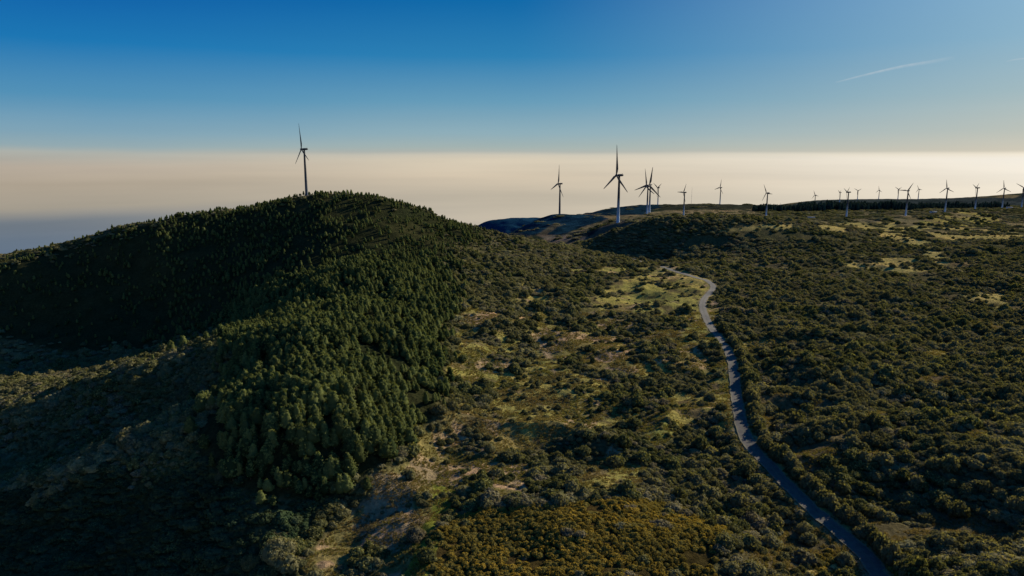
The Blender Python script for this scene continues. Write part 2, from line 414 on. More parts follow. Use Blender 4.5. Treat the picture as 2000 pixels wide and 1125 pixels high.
def tag(o, label=None, cat=None, group=None, kind=None):
    if label: o['label'] = label
    if cat: o['category'] = cat
    if group: o['group'] = group
    if kind: o['kind'] = kind
    return o

class MB:
    """collects solids into one mesh"""
    def __init__(s): s.v = []; s.f4 = []; s.f3 = []; s.n = 0
    def loft(s, rings, cap=True):
        """rings: list of (k,3) arrays joined in order"""
        k = len(rings[0]); b = s.n
        for r in rings: s.v.append(np.asarray(r, float)); s.n += k
        for i in range(len(rings) - 1):
            for j in range(k):
                a = b + i * k + j; a2 = b + i * k + (j + 1) % k
                s.f4.append((a, a2, a2 + k, a + k))
        if cap:
            for i, fl in ((0, True), (len(rings) - 1, False)):
                cc = np.mean(rings[i], 0); s.v.append(cc[None]); ci = s.n; s.n += 1
                for j in range(k):
                    a = b + i * k + j; a2 = b + i * k + (j + 1) % k
                    s.f3.append((ci, a2, a) if fl else (ci, a, a2))
        return s
    def tube(s, pts, rad, k=12):
        rings = []
        pts = [np.array(p, float) for p in pts]
        for i, p in enumerate(pts):
            d = pts[min(i + 1, len(pts) - 1)] - pts[max(i - 1, 0)]; d /= np.linalg.norm(d)
            u = np.cross(d, (0, 0, 1.0));  u = u if np.linalg.norm(u) > 1e-3 else np.array((1.0, 0, 0)); u /= np.linalg.norm(u); w = np.cross(d, u)
            a = np.arange(k) / k * 2 * math.pi
            rings.append(p + rad[i] * (np.cos(a)[:, None] * u + np.sin(a)[:, None] * w))
        return s.loft(rings)
    def box(s, x0, x1, y0, y1, z0, z1):
        r = lambda z: np.array([(x0, y0, z), (x1, y0, z), (x1, y1, z), (x0, y1, z)])
        return s.loft([r(z0), r(z1)])
    def mesh(s, name, mat, smooth=False):
        fs = []
        if s.f4: fs.append(np.array(s.f4))
        if s.f3: fs.append(np.array(s.f3))
        return mesh_np(name, np.vstack(s.v), fs, mat, smooth)

# ------------------------------------------------------------------ ground sheet (finer near the camera)
NA, NR = 900, 1000
az = np.linspace(math.radians(-58), math.radians(58), NA)
rr = np.exp(np.linspace(math.log(95), math.log(4700), NR))
AZ, RR = np.meshgrid(az, rr)
GX = np.tan(AZ) * RR * np.cos(np.radians(20)) ; GY = RR * np.ones_like(AZ)
GX = np.tan(AZ * .93) * RR
GZ = height(GX, GY)
px, py, dp, clear, forest, gorse, belt = covers(GX, GY, GZ)
colr = np.zeros(GX.shape + (4,), np.float32); colr[..., 3] = 1
def setc(mask, cc): colr[mask, :3] = cc
base = np.array((.095, .088, .045))
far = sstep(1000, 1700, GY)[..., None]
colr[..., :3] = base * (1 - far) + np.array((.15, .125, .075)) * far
pn = fbm(GX, GY, 60, 4, 71)
patchy = (pn > .12) & (GY > 1080) & ~belt
setc(patchy, (.185, .155, .09))
dark = (pn < -.18) & (GY > 1080); setc(dark, (.030, .040, .026))
FARCOL = [([(1003,454),(1045,429),(1062,416),(1170,418),(1190,428),(1150,440),(1110,455),(1085,459),(1030,460)],(.009,.032,.058)),  # dark blue entries paint shade and haze onto the far slopes
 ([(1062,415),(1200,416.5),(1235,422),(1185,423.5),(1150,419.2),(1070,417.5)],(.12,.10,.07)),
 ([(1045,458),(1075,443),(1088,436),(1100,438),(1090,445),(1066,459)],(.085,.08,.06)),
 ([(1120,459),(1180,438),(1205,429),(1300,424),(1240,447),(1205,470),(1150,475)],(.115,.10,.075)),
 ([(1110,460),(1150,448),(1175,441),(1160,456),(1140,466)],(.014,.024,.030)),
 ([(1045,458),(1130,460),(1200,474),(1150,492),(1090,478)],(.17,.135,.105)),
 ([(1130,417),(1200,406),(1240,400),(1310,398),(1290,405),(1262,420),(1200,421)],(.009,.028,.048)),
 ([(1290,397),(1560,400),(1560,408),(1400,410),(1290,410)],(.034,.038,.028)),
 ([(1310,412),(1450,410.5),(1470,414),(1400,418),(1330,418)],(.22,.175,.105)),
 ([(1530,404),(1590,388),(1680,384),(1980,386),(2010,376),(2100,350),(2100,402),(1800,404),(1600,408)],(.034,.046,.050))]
fw = fbm(GX, GY, 60, 4, 151) * 9
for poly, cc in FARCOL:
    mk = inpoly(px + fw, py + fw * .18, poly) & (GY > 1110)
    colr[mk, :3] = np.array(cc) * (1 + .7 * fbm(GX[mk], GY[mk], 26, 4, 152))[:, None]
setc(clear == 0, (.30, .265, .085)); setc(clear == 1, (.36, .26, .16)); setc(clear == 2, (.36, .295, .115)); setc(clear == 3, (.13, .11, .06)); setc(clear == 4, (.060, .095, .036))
m1 = (clear == 1) & (fbm(GX, GY, 16, 3, 5) > .05); setc(m1, (.20, .175, .07))
m1 = (clear == 0) & (fbm(GX, GY, 12, 3, 15) > .2); setc(m1, (.16, .13, .065))
grs = inpoly(*warp(GX, GY, px, py), [(800,1140),(820,1060),(850,1000),(840,950),(890,960),(905,985),(870,1040),(850,1140)]); setc(grs, (.20, .21, .04))
setc(forest, (.034, .038, .018)); setc(gorse, (.06, .045, .018)); setc(belt, (.02, .03, .02))
leftlow = (px < 420) & (py > 640) & ~forest & (GY < 700); setc(leftlow, (.085, .095, .038)); setc(leftlow & (py > 930), (.032, .042, .020))  # sunlit rib lighter, shaded foot darker: light put into the ground colour
colr[..., :3] = np.where(((GY > 2900) & (px < 1120))[..., None], (.012, .050, .100), colr[..., :3])  # blue haze painted onto the most distant headland
rd = road_dist(GX, GY)
vg = 4.4 + 2.2 * fbm(GX, GY, 9, 3, 44); setc(rd < vg, (.27, .22, .125)); setc((rd < vg + 1.2) & (rd >= vg), (.20, .20, .06))
for b in TB[:]:
    r_ = 7 if b[1] < 1300 else 10
    setc((np.hypot(GX - b[0], GY - b[1]) < r_) & (GY < 2400), (.22, .19, .12))
# a little blur of the painted cover so that edges are not stepped
for _ in range(1):
    cc = colr[..., :3].copy()
    cc[1:-1, 1:-1] = (colr[1:-1, 1:-1, :3] * 4 + colr[:-2, 1:-1, :3] + colr[2:, 1:-1, :3] + colr[1:-1, :-2, :3] + colr[1:-1, 2:, :3]) / 8
    colr[..., :3] = cc
ii = np.arange(NR * NA).reshape(NR, NA)
quads = np.stack([ii[:-1, :-1], ii[:-1, 1:], ii[1:, 1:], ii[1:, :-1]], -1).reshape(-1, 4)
gme = mesh_np('ground', np.stack([GX, GY, GZ], -1).reshape(-1, 3), quads, M_ground, smooth=True)
ca = gme.attributes.new('cover', 'FLOAT_COLOR', 'POINT'); ca.data.foreach_set('color', colr.reshape(-1))
tag(link('ground', gme), kind='structure')

def gz(X, Y):
    """height of the ground MESH (bilinear), so that things stand on it"""
    X = np.asarray(X, float); Y = np.asarray(Y, float)
    v = (np.log(Y) - math.log(95)) / (math.log(4700) - math.log(95)) * (NR - 1)
    u = (np.arctan2(X, Y) / .93 / math.radians(116) + .5) * (NA - 1)
    i = np.clip(v.astype(int), 0, NR - 2); j = np.clip(u.astype(int), 0, NA - 2)
    a = np.clip(v - i, 0, 1); b = np.clip(u - j, 0, 1)
    return (GZ[i, j] * (1 - b) + GZ[i, j + 1] * b) * (1 - a) + (GZ[i + 1, j] * (1 - b) + GZ[i + 1, j + 1] * b) * a

# what the camera can see: running maximum of the elevation angle along each direction
EL = (GZ - CZ) / GY
HOR = np.maximum.accumulate(EL, axis=0)
def hidden(X, Y, Z, top):
    v = (np.log(Y) - math.log(95)) / (math.log(4700) - math.log(95)) * (NR - 1)
    u = (np.arctan2(X, Y) / .93 / math.radians(116) + .5) * (NA - 1)
    i = np.clip(v.astype(int) - 2, 0, NR - 1); j = np.clip(u.astype(int), 0, NA - 1)
    return (Z + top - CZ) / Y < HOR[i, j]

# ------------------------------------------------------------------ road
def ribbon(name, line, offs, mat, lift, kindname):
    t = np.gradient(line, axis=0); t /= np.linalg.norm(t, axis=1)[:, None]; nrm = np.stack([-t[:, 1], t[:, 0]], -1)
    V = []
    w = 1 + .22 * fbm(line[:, 0], line[:, 1], 5, 3, 12)
    for o in offs:
        p = line + nrm * (o * w)[:, None]; V.append(p)
    V = np.array(V)                                    # (k, n, 2)
    zc = gz(line[:, 0], line[:, 1])
    Z = np.maximum(gz(V[..., 0], V[..., 1]), zc[None] - .05) + lift
    Z = Z + np.array([.06 * (1 - (o / offs[-1]) ** 2) for o in offs])[:, None]
    k, n = Z.shape
    ii = np.arange(k * n).reshape(k, n)
    q = np.stack([ii[:-1, :-1], ii[1:, :-1], ii[1:, 1:], ii[:-1, 1:]], -1).reshape(-1, 4)
    me = mesh_np(name, np.dstack([V, Z[..., None]]).reshape(-1, 3), q, mat, smooth=True, leaf=np.repeat(np.abs(np.array(offs)) / offs[-1], len(line)))
    return tag(link(name, me), kind='structure')
def road_mat():
    m, nt = new_mat('worn_road')
    pos = N(nt, 'ShaderNodeNewGeometry').outputs['Position']
    nn = noise(nt, .35, pos, 6, .65)
    a1 = ramp(nt, nn, [(.3, (.058, .053, .044)), (.7, (.150, .132, .100))]); a2 = ramp(nt, nn, [(.3, (.15, .14, .11)), (.7, (.25, .22, .165))])
    sp = N(nt, 'ShaderNodeSeparateXYZ'); nt.links.new(pos, sp.inputs[0])
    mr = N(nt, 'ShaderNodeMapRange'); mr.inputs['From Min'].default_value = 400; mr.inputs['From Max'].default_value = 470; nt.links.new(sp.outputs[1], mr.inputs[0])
    a = mix(nt, mr.outputs[0], a1, a2)  # shade darkens the near stretch, sunlight pales the far one, both as colour
    ed = N(nt, 'ShaderNodeAttribute', attribute_name='leaf').outputs['Fac']
    e2 = math_(nt, 'ADD', ed, math_(nt, 'MULTIPLY', math_(nt, 'SUBTRACT', noise(nt, .8, pos, 5, .7), .5), 1.3))
    a = mix(nt, ramp(nt, e2, [(.74, (0, 0, 0)), (.92, (1, 1, 1))]), a, (.20, .175, .085))
    a = mix(nt, ramp(nt, math_(nt, 'SUBTRACT', .22, e2), [(0, (0, 0, 0)), (.25, (.7, .7, .7))]), a, (.13, .13, .075))
    b_ = ramp(nt, noise(nt, 3, pos, 3), [(.3, (.8, .8, .8)), (.7, (1.15, 1.15, 1.15))])
    b = N(nt, 'ShaderNodeBsdfPrincipled'); nt.links.new(mix(nt, 1.0, a, b_, 'MULTIPLY'), b.inputs['Base Color']); b.inputs['Roughness'].default_value = .85
    o = N(nt, 'ShaderNodeOutputMaterial'); nt.links.new(b.outputs[0], o.inputs[0]); return m
ribbon('road', road, (-3.0, -2.5, -2.0, -1.1, 0, 1.1, 2.0, 2.5, 3.0), road_mat(), .12, 'road')

# ------------------------------------------------------------------ plant prototypes
def leaf_tris(C, Nn, size, r):
    """one bent triangle pair per point C with outward direction Nn"""
    n = len(C)
    rnd = r.normal(size=(n, 3)); d = Nn * 1.0 + rnd * .42; d /= np.linalg.norm(d, axis=1)[:, None]
    u = np.cross(d, r.normal(size=(n, 3))); u /= np.linalg.norm(u, axis=1)[:, None] + 1e-9
    w = np.cross(d, u)
    s = (size * r.uniform(.6, 1.3, n))[:, None]
    a = C + u * s; b = C - u * s * .5 + w * s * .8; cpt = C - u * s * .5 - w * s * .8
    return np.stack([a, b, cpt], 1).reshape(-1, 3)
def dome(r, rad, hh, zc, k=10, m=6, rough=.12):
    vs = []; 
    for i in range(m + 1):
        th = math.pi * i / m
        for j in range(k):
            a = 2 * math.pi * j / k; q = 1 + r.uniform(-rough, rough)
            vs.append((rad * math.sin(th) * math.cos(a) * q, rad * math.sin(th) * math.sin(a) * q, zc + hh * math.cos(th) * q))
    ii = np.arange((m + 1) * k).reshape(m + 1, k); jj = np.roll(ii, -1, 1)
    return np.array(vs), np.stack([ii[:-1], ii[1:], jj[1:], jj[:-1]], -1).reshape(-1, 4)

def shrub_mesh(name, seed, mat, nl=7, leaves=420, size=.13, hgt=.62, spread=.55):
    """unit radius shrub: lumpy crown of several domes"""
    r = np.random.default_rng(seed)
    V, Fq, L = [], [], []; T = []; TL = []; n0 = 0
    lobes = [(0, 0, .42, .62)] + [(spread * math.cos(a) * r.uniform(.7, 1.1), spread * math.sin(a) * r.uniform(.7, 1.1), r.uniform(.15, .42), r.uniform(.34, .52))
             for a in np.linspace(0, 2 * math.pi, nl, endpoint=False) + r.uniform(0, 1)]
    for (x, y, z, rad) in lobes:
        dv, df = dome(r, rad * .86, rad * .86 * hgt * 1.5, z * hgt * 1.4, 8, 5, .16)
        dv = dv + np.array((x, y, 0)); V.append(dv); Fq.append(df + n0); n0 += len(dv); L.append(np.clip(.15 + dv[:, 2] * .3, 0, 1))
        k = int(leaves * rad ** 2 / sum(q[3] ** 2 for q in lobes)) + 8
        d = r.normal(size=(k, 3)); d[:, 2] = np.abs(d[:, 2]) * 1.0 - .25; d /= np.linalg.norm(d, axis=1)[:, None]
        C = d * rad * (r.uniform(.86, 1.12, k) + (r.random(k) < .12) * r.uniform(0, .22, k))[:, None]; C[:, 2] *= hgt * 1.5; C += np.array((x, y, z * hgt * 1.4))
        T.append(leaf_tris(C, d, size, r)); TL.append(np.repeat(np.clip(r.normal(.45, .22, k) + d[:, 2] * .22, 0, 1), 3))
    T = np.vstack(T); nT = len(T); V.append(T); tri = (np.arange(nT) + n0).reshape(-1, 3)
    V = np.vstack(V); V[:, 2] = np.maximum(V[:, 2], -.15)
    return mesh_np(name, V, [np.vstack(Fq), tri], mat, leaf=np.concatenate(L + TL))

def pine_crown(name, seed, mat, leaves=620, wide=.27):
    """unit height pine: stacked ragged whorls, rounded tip"""
    r = np.random.default_rng(seed)
    V, Fq, L = [], [], []; n0 = 0
    prof = lambda t: wide * (1 - t) ** .58 * (.35 + .65 * sstep(0, .22, t)) + .015
    k, m = 9, 9
    ring = []
    for i in range(m):
        t = i / (m - 1)
        for j in range(k):
            a = 2 * math.pi * j / k; q = r.uniform(.62, .95); ring.append((prof(t) * q * math.cos(a), prof(t) * q * math.sin(a), .16 + .82 * t))
    ring = np.array(ring); ii = np.arange(m * k).reshape(m, k); jj = np.roll(ii, -1, 1)
    Fq = np.stack([ii[:-1], jj[:-1], jj[1:], ii[1:]], -1).reshape(-1, 4); V.append(ring); L.append(np.full(len(ring), .12)); n0 = len(ring)
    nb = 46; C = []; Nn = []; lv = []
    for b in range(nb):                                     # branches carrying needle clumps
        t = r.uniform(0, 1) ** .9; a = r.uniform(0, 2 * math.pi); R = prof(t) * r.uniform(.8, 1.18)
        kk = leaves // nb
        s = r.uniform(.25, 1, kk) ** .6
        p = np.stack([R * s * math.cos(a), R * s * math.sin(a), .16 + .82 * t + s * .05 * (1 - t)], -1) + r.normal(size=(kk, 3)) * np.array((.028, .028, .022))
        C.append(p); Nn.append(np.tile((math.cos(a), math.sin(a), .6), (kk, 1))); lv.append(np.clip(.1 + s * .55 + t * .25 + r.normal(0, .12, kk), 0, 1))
    C = np.vstack(C); Nn = np.vstack(Nn); T = leaf_tris(C, Nn, .036, r)
    V.append(T); L.append(np.repeat(np.concatenate(lv), 3)); tri = (np.arange(len(T)) + n0).reshape(-1, 3)
    return mesh_np(name, np.vstack(V), [Fq, tri], mat, leaf=np.concatenate(L))
def trunk_mesh(name, seed, hgt=.5, rad=.018):
    r = random.Random(seed); b = MB()
    b.tube([(0, 0, -.06), (r.uniform(-.01, .01), 0, hgt * .5), (0, r.uniform(-.01, .01), hgt)], [rad * 1.3, rad, rad * .6], 7)
    for i in range(4):
        a = r.uniform(0, 6.28); z = hgt * r.uniform(.35, .8)
        b.tube([(0, 0, z), (math.cos(a) * .12, math.sin(a) * .12, z + .05)], [rad * .45, rad * .2], 5)
    return b.mesh(name, M_bark)
def stems_mesh(name, seed):
    r = random.Random(seed); b = MB()
    for i in range(5):
        a = r.uniform(0, 6.28); q = r.uniform(.2, .5)
        b.tube([(0, 0, -.1), (math.cos(a) * q * .4, math.sin(a) * q * .4, .2), (math.cos(a) * q, math.sin(a) * q, .5)], [.05, .04, .02], 5)
    return b.mesh(name, M_bark)

pines = [pine_crown('pine_crown', 100 + i, M_pine, wide=[.31, .36, .42, .33][i]) for i in range(4)]
ptrunk = [trunk_mesh('pine_trunk', i) for i in range(4)]
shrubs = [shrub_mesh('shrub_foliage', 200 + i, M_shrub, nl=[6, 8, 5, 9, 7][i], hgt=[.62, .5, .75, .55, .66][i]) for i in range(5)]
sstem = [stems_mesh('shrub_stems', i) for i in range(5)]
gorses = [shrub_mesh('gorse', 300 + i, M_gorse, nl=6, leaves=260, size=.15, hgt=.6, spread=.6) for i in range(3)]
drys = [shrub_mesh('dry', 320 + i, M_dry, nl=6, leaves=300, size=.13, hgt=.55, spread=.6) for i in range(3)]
def tuft_mesh(seed):
    r = np.random.default_rng(seed); n = 26
    a = r.uniform(0, 6.28, n); q = r.uniform(0, .6, n); b = np.stack([np.cos(a) * q, np.sin(a) * q, np.zeros(n) - .03], -1)
    tip = b * 1.5 + np.stack([r.normal(0, .2, n), r.normal(0, .2, n), r.uniform(.25, .6, n)], -1)
    w = np.stack([-np.sin(a), np.cos(a), a * 0], -1) * .13
    V = np.stack([b - w, b + w, tip], 1).reshape(-1, 3)
    return mesh_np('tuft', V, np.arange(n * 3).reshape(-1, 3), M_tuft, leaf=np.tile((.2, .2, .9), n) * np.repeat(r.uniform(.6, 1.1, n), 3))
shade_tinted_shrubs = [shrub_mesh('fern', 340 + i, M_shade_tinted, nl=7, leaves=360, size=.13, hgt=.55, spread=.6) for i in range(3)]  # 'fern' meshes are scrub in foliage darkened to carry the slope's shade
tufts = [tuft_mesh(400 + i) for i in range(3)]

# ------------------------------------------------------------------ scatter positions
def jgrid(y0, y1, s, halfaz=41, seed=1, jit=.48):
    r = np.random.default_rng(seed)
    xm = math.tan(math.radians(halfaz)) * y1 + 10
    xs = np.arange(-xm, xm, s); ys = np.arange(y0, y1, s)
    X, Y = np.meshgrid(xs, ys); X[1::2] += s / 2
    X = X + r.uniform(-jit, jit, X.shape) * s; Y = Y + r.uniform(-jit, jit, Y.shape) * s
    X = X.ravel(); Y = Y.ravel()
    k = np.abs(X) < math.tan(math.radians(halfaz)) * Y + 12
    return X[k], Y[k]
def cull(X, Y, top):
    Z = gz(X, Y); px, py, dp = project(X, Y, Z)
    k = ~hidden(X, Y, Z, top) & (py < 1260)
    return X[k], Y[k], Z[k]

S = {k: [] for k in ('pine', 'shrub', 'gorse', 'dry', 'tuft', 'belt', 'fern')}  # 'fern' holds the scrub given the shade-tinted foliage
def put(kind, X, Y, Z, sc, nvar, zs=None):
    if kind in ('shrub', 'dry') and len(X):       # on the lower left slope, shade is put into a darker foliage colour
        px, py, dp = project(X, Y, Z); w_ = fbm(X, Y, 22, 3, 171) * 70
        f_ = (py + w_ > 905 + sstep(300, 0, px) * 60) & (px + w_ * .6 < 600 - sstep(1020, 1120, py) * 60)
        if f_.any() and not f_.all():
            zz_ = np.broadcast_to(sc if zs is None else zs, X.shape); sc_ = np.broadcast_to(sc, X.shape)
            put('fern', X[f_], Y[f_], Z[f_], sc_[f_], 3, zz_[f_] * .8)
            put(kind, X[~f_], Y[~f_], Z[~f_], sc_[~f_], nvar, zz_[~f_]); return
    n = len(X)
    if n: S[kind].append(np.stack([X, Y, Z, sc, sc if zs is None else zs, rng.uniform(0, 6.283, n), rng.integers(0, nvar, n)], -1))

# bands: near plants one by one, farther ones in slightly wider spacing
for (y0, y1, s) in ((120, 420, 3.3), (420, 720, 3.9), (720, 1120, 5.0), (1120, 1700, 7.5), (1700, 2500, 12)):
    X, Y = jgrid(y0, y1, s, seed=int(y0)); X, Y, Z = cull(X, Y, 12)
    px, py, dp, clear, forest, gorse, belt = covers(X, Y, Z)
    jr = np.random.default_rng(int(y0) + 5); jx = jr.normal(0, 1, len(X)) * 24; jy = jr.normal(0, 1, len(X)) * 13
    forest = inpoly(px + jx, py + jy, FOREST) & (clear < 0)
    rd = road_dist(X, Y); nz = fbm(X, Y, 30, 4, 61); n2 = fbm(X, Y, 90, 3, 13)
    tbd = np.full(X.shape, 1e3)
    for b in TB: tbd = np.minimum(tbd, np.hypot(X - b[0], Y - b[1]))
    free = (rd > 5.2) & (tbd > 12)
    # pines thin out on the shaded upper left of the hill and stay dense on the spur
    keep = forest & free & (Y < 1060) & (fbm(X, Y, 15, 3, 141) > -.42 + .12 * sstep(500, 900, Y)) & (np.hypot(X - TB[0, 0], Y - TB[0, 1] + 12) > 16) & (nz > -.38 - .2 * (px > 450))
    u = rng.random(len(X))
    sz = (5.6 + 4.6 * rng.random(len(X)) ** 1.2) * (.66 + .36 * sstep(900, 380, Y)) * (1 + .45 * np.clip(nz, -.5, .5))
    k = keep & (u < np.where(Y < 420, .8, .8) * (.35 + .65 * sstep(60, 420, px + 60 * nz)) * (1 - .8 * sstep(560, 690, py + 40 * nz) * (px < 430))) & ~((Y > 700) & (n2 > .15) & (u > .4))
    put('pine', X[k], Y[k], Z[k] - .2, sz[k] * (.9 + .25 * rng.random(k.sum())), 4, sz[k])
    # shrubs: many low ones, some tall round ones, in drifts
    gorse = gorse & (rng.random(len(X)) > .07)
    shr = ~forest & ~gorse & free & ~belt & (clear < 0)
    thin = np.where(Y < 700, -.34, np.where(Y < 1100, -.26 + .10 * ((px > 1550) & (Y > 800)), .02)) - .1 * (px > 1350) * (Y < 900)
    k = shr & (nz > thin) & ~(Y > 2300)
    isdry = ((rng.random(len(X)) < .13) & (Y < 1500)) | ((fbm(X, Y, 19, 3, 131) > .22) & (rng.random(len(X)) < .7) & (px > 560)) | ((px < 520) & (rng.random(len(X)) < np.where(py < 900, .15, .08))) | ((Y > 650) & (n2 > 0) & (rng.random(len(X)) < .45)) | ((n2 + nz > .35) & (rng.random(len(X)) < .6))
    ur = rng.random(len(X))
    rad = s * (.46 + .42 * ur + .42 * (ur > .86) * rng.random(len(X))) * (1 + .7 * np.clip(nz, -.4, .5))
    rad *= np.where((px > 1450) & (Y < 420), 1.15, 1.0)
    rad = np.where((px < 480) & (py > 560), rad * 1.15, rad)
    zz = rad * np.minimum(1, 4.4 / s) ** 1.3 * (.7 + .5 * rng.random(len(X)))
    k = k & ~((Y > 1110) & (px < 1260) & (nz < .22)) & ~((Y > 1330) & (px < 1480) & (rng.random(len(X)) < .9))
    kk = k & ~isdry; put('shrub', X[kk], Y[kk], Z[kk] - .15, rad[kk], 5, zz[kk])
    kk = k & isdry; put('dry', X[kk], Y[kk], Z[kk] - .1, rad[kk] * .85, 3, zz[kk] * .75)
    # shrubs inside the clearings, in small groups
    q = (clear >= 0) & free & ((rd > 13) | (Y < 300)) & (rng.random(len(X)) < .45) & (fbm(X, Y, 16, 3, 83) > .20)
    put('shrub', X[q], Y[q], Z[q] - .15, s * .5 * (.55 + rng.random(q.sum())), 5)
    q = (clear >= 0) & free & (rng.random(len(X)) < .07)
    put('dry', X[q], Y[q], Z[q] - .1, s * .28 * (.5 + rng.random(q.sum())), 3)
# a tall hedge-like row along the right side of the near road
tt = np.gradient(road, axis=0); tt /= np.linalg.norm(tt, axis=1)[:, None]
for side, lo, hi, pr in ((1, 5.6, 9.5, 1.0), (-1, 8.0, 12.0, .12)):
    for rep in range(2):
        m_ = (road[:, 1] < 470) & (rng.random(len(road)) < pr * .6)
        o_ = rng.uniform(lo, hi, m_.sum()); qx = road[m_, 0] + side * tt[m_, 1] * o_; qy = road[m_, 1] - side * tt[m_, 0] * o_
        sz = rng.uniform(2.2, 3.8, m_.sum()); g_ = road_dist(qx, qy) > 3.6 + sz * .45
        put('shrub', qx[g_], qy[g_], gz(qx, qy)[g_] - .2, sz[g_], 5, sz[g_] * (rng.uniform(1.2, 1.9, g_.sum()) if side == 1 else rng.uniform(.8, 1.2, g_.sum())))
# big round ones
X, Y = jgrid(120, 950, 8.5, seed=90); X, Y, Z = cull(X, Y, 8)
px, py, dp, clear, forest, gorse, belt = covers(X, Y, Z); rd = road_dist(X, Y)
k = ~forest & ~gorse & (clear < 0) & (rd > 8.5) & (rng.random(len(X)) < .55) & (fbm(X, Y, 26, 3, 63) > -.22) & (px > 480)
sz = rng.uniform(2.9, 4.8, len(X)); k |= (px > 1450) & (py > 800) & (rd > 8.5) & (rng.random(len(X)) < .85) & (clear < 0); put('shrub', X[k], Y[k], Z[k] - .3, sz[k], 5, sz[k] * rng.uniform(.85, 1.35, k.sum()))
# gorse field
X, Y = jgrid(120, 330, 1.75, seed=77); X, Y, Z = cull(X, Y, 6)
px, py, dp, clear, forest, gorse, belt = covers(X, Y, Z); rd = road_dist(X, Y)
gorse = gorse & (rng.random(len(X)) < .93)
k = gorse & (rd > 4.2) & (fbm(X, Y, 10, 3, 91) > -.42)
put('gorse', X[k], Y[k], Z[k] - .1, .95 + .7 * rng.random(k.sum()), 3, (.8 + .9 * rng.random(k.sum())))
# undergrowth between the shrubs, and grass tufts in the clearings
X, Y = jgrid(120, 620, 2.1, seed=78); X, Y, Z = cull(X, Y, 6)
px, py, dp, clear, forest, gorse, belt = covers(X, Y, Z); rd = road_dist(X, Y)
k = (~forest) & (clear < 0) & (~gorse) & (rd > 4.2) & (rng.random(len(X)) < .5) & (px > 430)
put('shrub', X[k], Y[k], Z[k] - .12, .75 + .7 * rng.random(k.sum()), 5)
k = (px <= 430) & ~forest & (rng.random(len(X)) < .8)
kd = rng.random(len(X)) < np.where(py < 900, .25, .05)
put('dry', X[k & kd], Y[k & kd], Z[k & kd] - .1, .7 + .8 * rng.random((k & kd).sum()), 3)
put('shrub', X[k & ~kd], Y[k & ~kd], Z[k & ~kd] - .1, .8 + 1. * rng.random((k & ~kd).sum()), 5)
X, Y = jgrid(120, 560, 1.15, seed=79); X, Y, Z = cull(X, Y, 3)
px, py, dp, clear, forest, gorse, belt = covers(X, Y, Z); rd = road_dist(X, Y)
k = (((clear >= 0) & (clear < 4)) | (rd < 6.5)) & (rd > 3.5) & (fbm(X, Y, 5, 3, 33) > -.15)
put('tuft', X[k], Y[k], Z[k], .55 + .8 * rng.random(k.sum()), 3)
# conifer belt far away, and the small clump before it
X, Y = jgrid(1750, 2350, 8, seed=80); X, Y, Z = cull(X, Y, 25)
px, py, dp, clear, forest, gorse, belt = covers(X, Y, Z)
k = belt; sz = (13 + 11 * rng.random(k.sum()) ** 1.5) * (1 + .5 * fbm(X[k], Y[k], 45, 3, 18)) * (1 - .3 * sstep(1700, 1850, px[k])); put('belt', X[k], Y[k], Z[k] - .5, sz, 3)
X, Y = jgrid(1700, 2000, 9, seed=81); X, Y, Z = cull(X, Y, 25); px, py, dp = project(X, Y, Z)
k = inpoly(px, py, [(1470, 411), (1500, 409), (1575, 409), (1575, 419), (1470, 419)]) & (fbm(X, Y, 60, 3, 8) > -.25)
put('belt', X[k], Y[k], Z[k] - .5, 13 + 7 * rng.random(k.sum()), 3)
for k in S: S[k] = np.vstack(S[k])
print('counts', {k: len(v) for k, v in S.items()})

